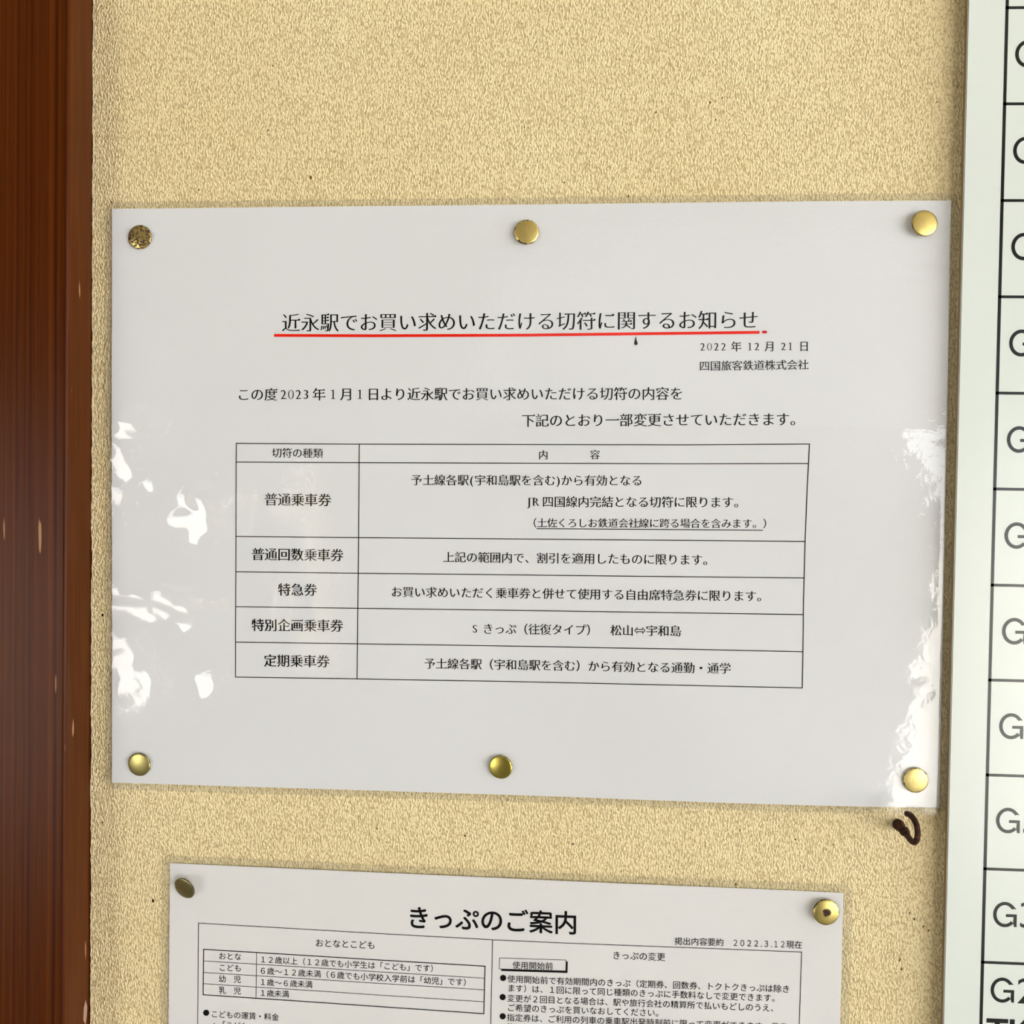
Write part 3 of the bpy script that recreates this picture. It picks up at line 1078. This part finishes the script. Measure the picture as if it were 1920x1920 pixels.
def tack_pin(length):
    bm = bmesh.new()
    n = 10
    rows = [[bm.verts.new((r * math.cos(2 * math.pi * k / n), r * math.sin(2 * math.pi * k / n), z)) for k in range(n)]
            for r, z in ((.0005, .0004), (.0005, -length * .5), (.00025, -length))]
    for p, q in zip(rows, rows[1:]):
        for k in range(n):
            bm.faces.new((p[k], q[k], q[(k + 1) % n], p[(k + 1) % n]))
    bm.faces.new(rows[0][::-1])
    bm.faces.new(rows[-1])
    bmesh.ops.recalc_face_normals(bm, faces=bm.faces[:])
    return bm


M_STEEL = mat_brass('pin_steel', (0.5, 0.48, 0.45, 1), 0.35)
BR = (0.72, 0.56, 0.20, 1)
BRO = (0.52, 0.46, 0.18, 1)


def tack(px, py, lift, tilt_x, tilt_z, mat, label, ring=False, scale=1.0, sheet=None):
    """lift: gap under the head; tilt_x leans the face up (+) or down (-), tilt_z turns it to the right (+) or left."""
    w0 = on_wall(px, py, 0.002)
    base = sheet.h(w0[0], w0[2]) + 0.00032 + lift
    w0 = on_wall(px, py, base + 0.001)
    o = thing('thumbtack', label, 'thumbtack', (w0[0], -base, w0[2]), 'brass thumbtacks in the two notices')
    o.rotation_euler = (math.pi / 2 - tilt_x, 0, tilt_z)
    h = bm_obj('head', tack_head(ring), mat, None, smooth=True)
    h.parent = o
    h.scale = (scale,) * 3
    p = bm_obj('pin', tack_pin(base + 0.0004), M_STEEL, None, smooth=True)
    p.parent = o
    return o


tack(261, 444, 0.0001, 0.02, 0.0, mat_brass('tack_rusted', BR, .28, .82, 1.3, 0, .3), 'rust-mottled brass thumbtack nearest the post in the upper notice, top corner', False, .99, N1)
tack(987, 434.5, 0.0006, 0.05, 0.05, mat_brass('tack_bright', BR, .4, .05, 2.1, 0, .75), 'bright brass thumbtack above the red underlined title, middle of the top edge', True, .99, N1)
tack(1734.5, 418, 0.0012, 0.07, 0.12, mat_brass('tack_clean', BR, .4, 0, 3.7, 0, .12), 'clean bright brass thumbtack in the upper notice, top corner beside the panel', False, 1.02, N1)
tack(260, 1434, 0.0001, -0.06, -0.06, mat_brass('tack_dull', BRO, .36, .0, 4.2, 0, .2), 'dull olive brass thumbtack in the upper notice, bottom corner near the post', False, .98, N1)
tack(938.8, 1439, 0.0008, -0.04, -0.1, mat_brass('tack_olive', (.6, .5, .12, 1), .3, .0, 5.6, 0, .2), 'olive-gold thumbtack with a pale rim, middle of the upper notice bottom edge', False, .96, N1)
tack(1718, 1464, 0.0005, -0.02, 0.06, mat_brass('tack_gleam', (.8, .66, .27, 1), .45, .02, 6.3, 0, .4), 'gleaming yellow brass thumbtack above the rusty hook, with two black nicks', True, .99, N1)
tack(345.5, 1666, 0.0016, -0.30, -0.30, mat_brass('tack_dark', (.36, .32, .16, 1), .4, .0, 7.9, 0, .15), 'dark tilted thumbtack at the lower notice corner beside the big pinhole', False, .97, N2)
tack(1549.5, 1711.5, 0.0010, 0.02, 0.06, mat_brass('tack_worn', (.62, .5, .17, 1), .36, .35, 8.4, .30, .45), 'worn brass thumbtack with a rusty brown centre, lower notice corner near the panel', False, 1.03, N2)

# ------------------------------------------------------------------ the rusty cup hook
def mat_rust():
    m = NT('rusty_iron')
    co = m.obj()
    n1 = m.noise(co, 900, 5, .7)
    n2 = m.noise(co, 2500, 3)
    c = m.ramp(n1, [(.3, srgb(22, 11, 6)), (.52, srgb(58, 30, 14)), (.74, srgb(112, 66, 34))])
    m.P(Base_Color=c, Roughness=.8, Specular_IOR_Level=.3, Normal=m.bump(m.math('ADD', n1, m.math('MULTIPLY', n2, .4)), .0003, 1.0))
    return m.m


M_RUST = mat_rust()


def tube(name, pts, radii, mat, parent, n=14):
    bm = bmesh.new()
    rows = []
    up = Vector((1, 0, 0))
    for i, p in enumerate(pts):
        t = (Vector(pts[min(i + 1, len(pts) - 1)]) - Vector(pts[max(i - 1, 0)])).normalized()
        a = up.cross(t)
        a = a.normalized() if a.length > .1 else Vector((0, 0, 1)).cross(t).normalized()
        b = t.cross(a)
        r = radii[i] if isinstance(radii, (list, tuple)) else radii
        rows.append([bm.verts.new(Vector(p) + (a * math.cos(2 * math.pi * k / n) + b * math.sin(2 * math.pi * k / n)) * r * (1 + .12 * noise.noise((i * .9, k * .8, 2)))) for k in range(n)])
    for p, q in zip(rows, rows[1:]):
        for k in range(n):
            bm.faces.new((p[k], q[k], q[(k + 1) % n], p[(k + 1) % n]))
    bm.faces.new(rows[0][::-1])
    bm.faces.new(rows[-1])
    bmesh.ops.recalc_face_normals(bm, faces=bm.faces[:])
    return bm_obj(name, bm, mat, parent, smooth=True)


hw = on_wall(1683, 1545)
hook = thing('cup_hook', 'small rusty iron cup hook below the corner of the upper notice', 'hook', (hw[0], 0, hw[2]))
HOOK = [(-.2, 0), (2, 0), (4, 0), (6, -.1), (8, -.3), (10, -.6), (12, -.9), (14, -1.0), (16, -.7), (17.8, .2), (19.1, 1.7), (19.6, 3.4), (19.2, 4.9), (18, 6.1), (16, 6.9), (13.5, 7.2), (11, 7.0), (9, 6.6)]


def spline(P, n=4):
    P = np.array(P, float)
    out = []
    for i in range(len(P) - 1):
        p0, p1, p2, p3 = P[max(i - 1, 0)], P[i], P[i + 1], P[min(i + 2, len(P) - 1)]
        for k in range(n):
            t = k / n
            out.append(.5 * (2 * p1 + (p2 - p0) * t + (2 * p0 - 5 * p1 + 4 * p2 - p3) * t * t + (3 * p1 - p0 - 3 * p2 + p3) * t ** 3))
    out.append(P[-1])
    return out


hp = [(hw[0] + .00005 * p[0] * .3, -p[0] / 1000, hw[2] + p[1] / 1000) for p in spline(HOOK)]
ns = 17
tube('shank', hp[:ns], [.0017 + .0004 * math.sin(i * .55) - .00003 * i for i in range(ns)], M_RUST, hook)
tube('hook_bend', hp[ns - 2:], [max(.00098, .0015 - .0001 * i) for i in range(len(hp) - ns + 2)], M_RUST, hook)
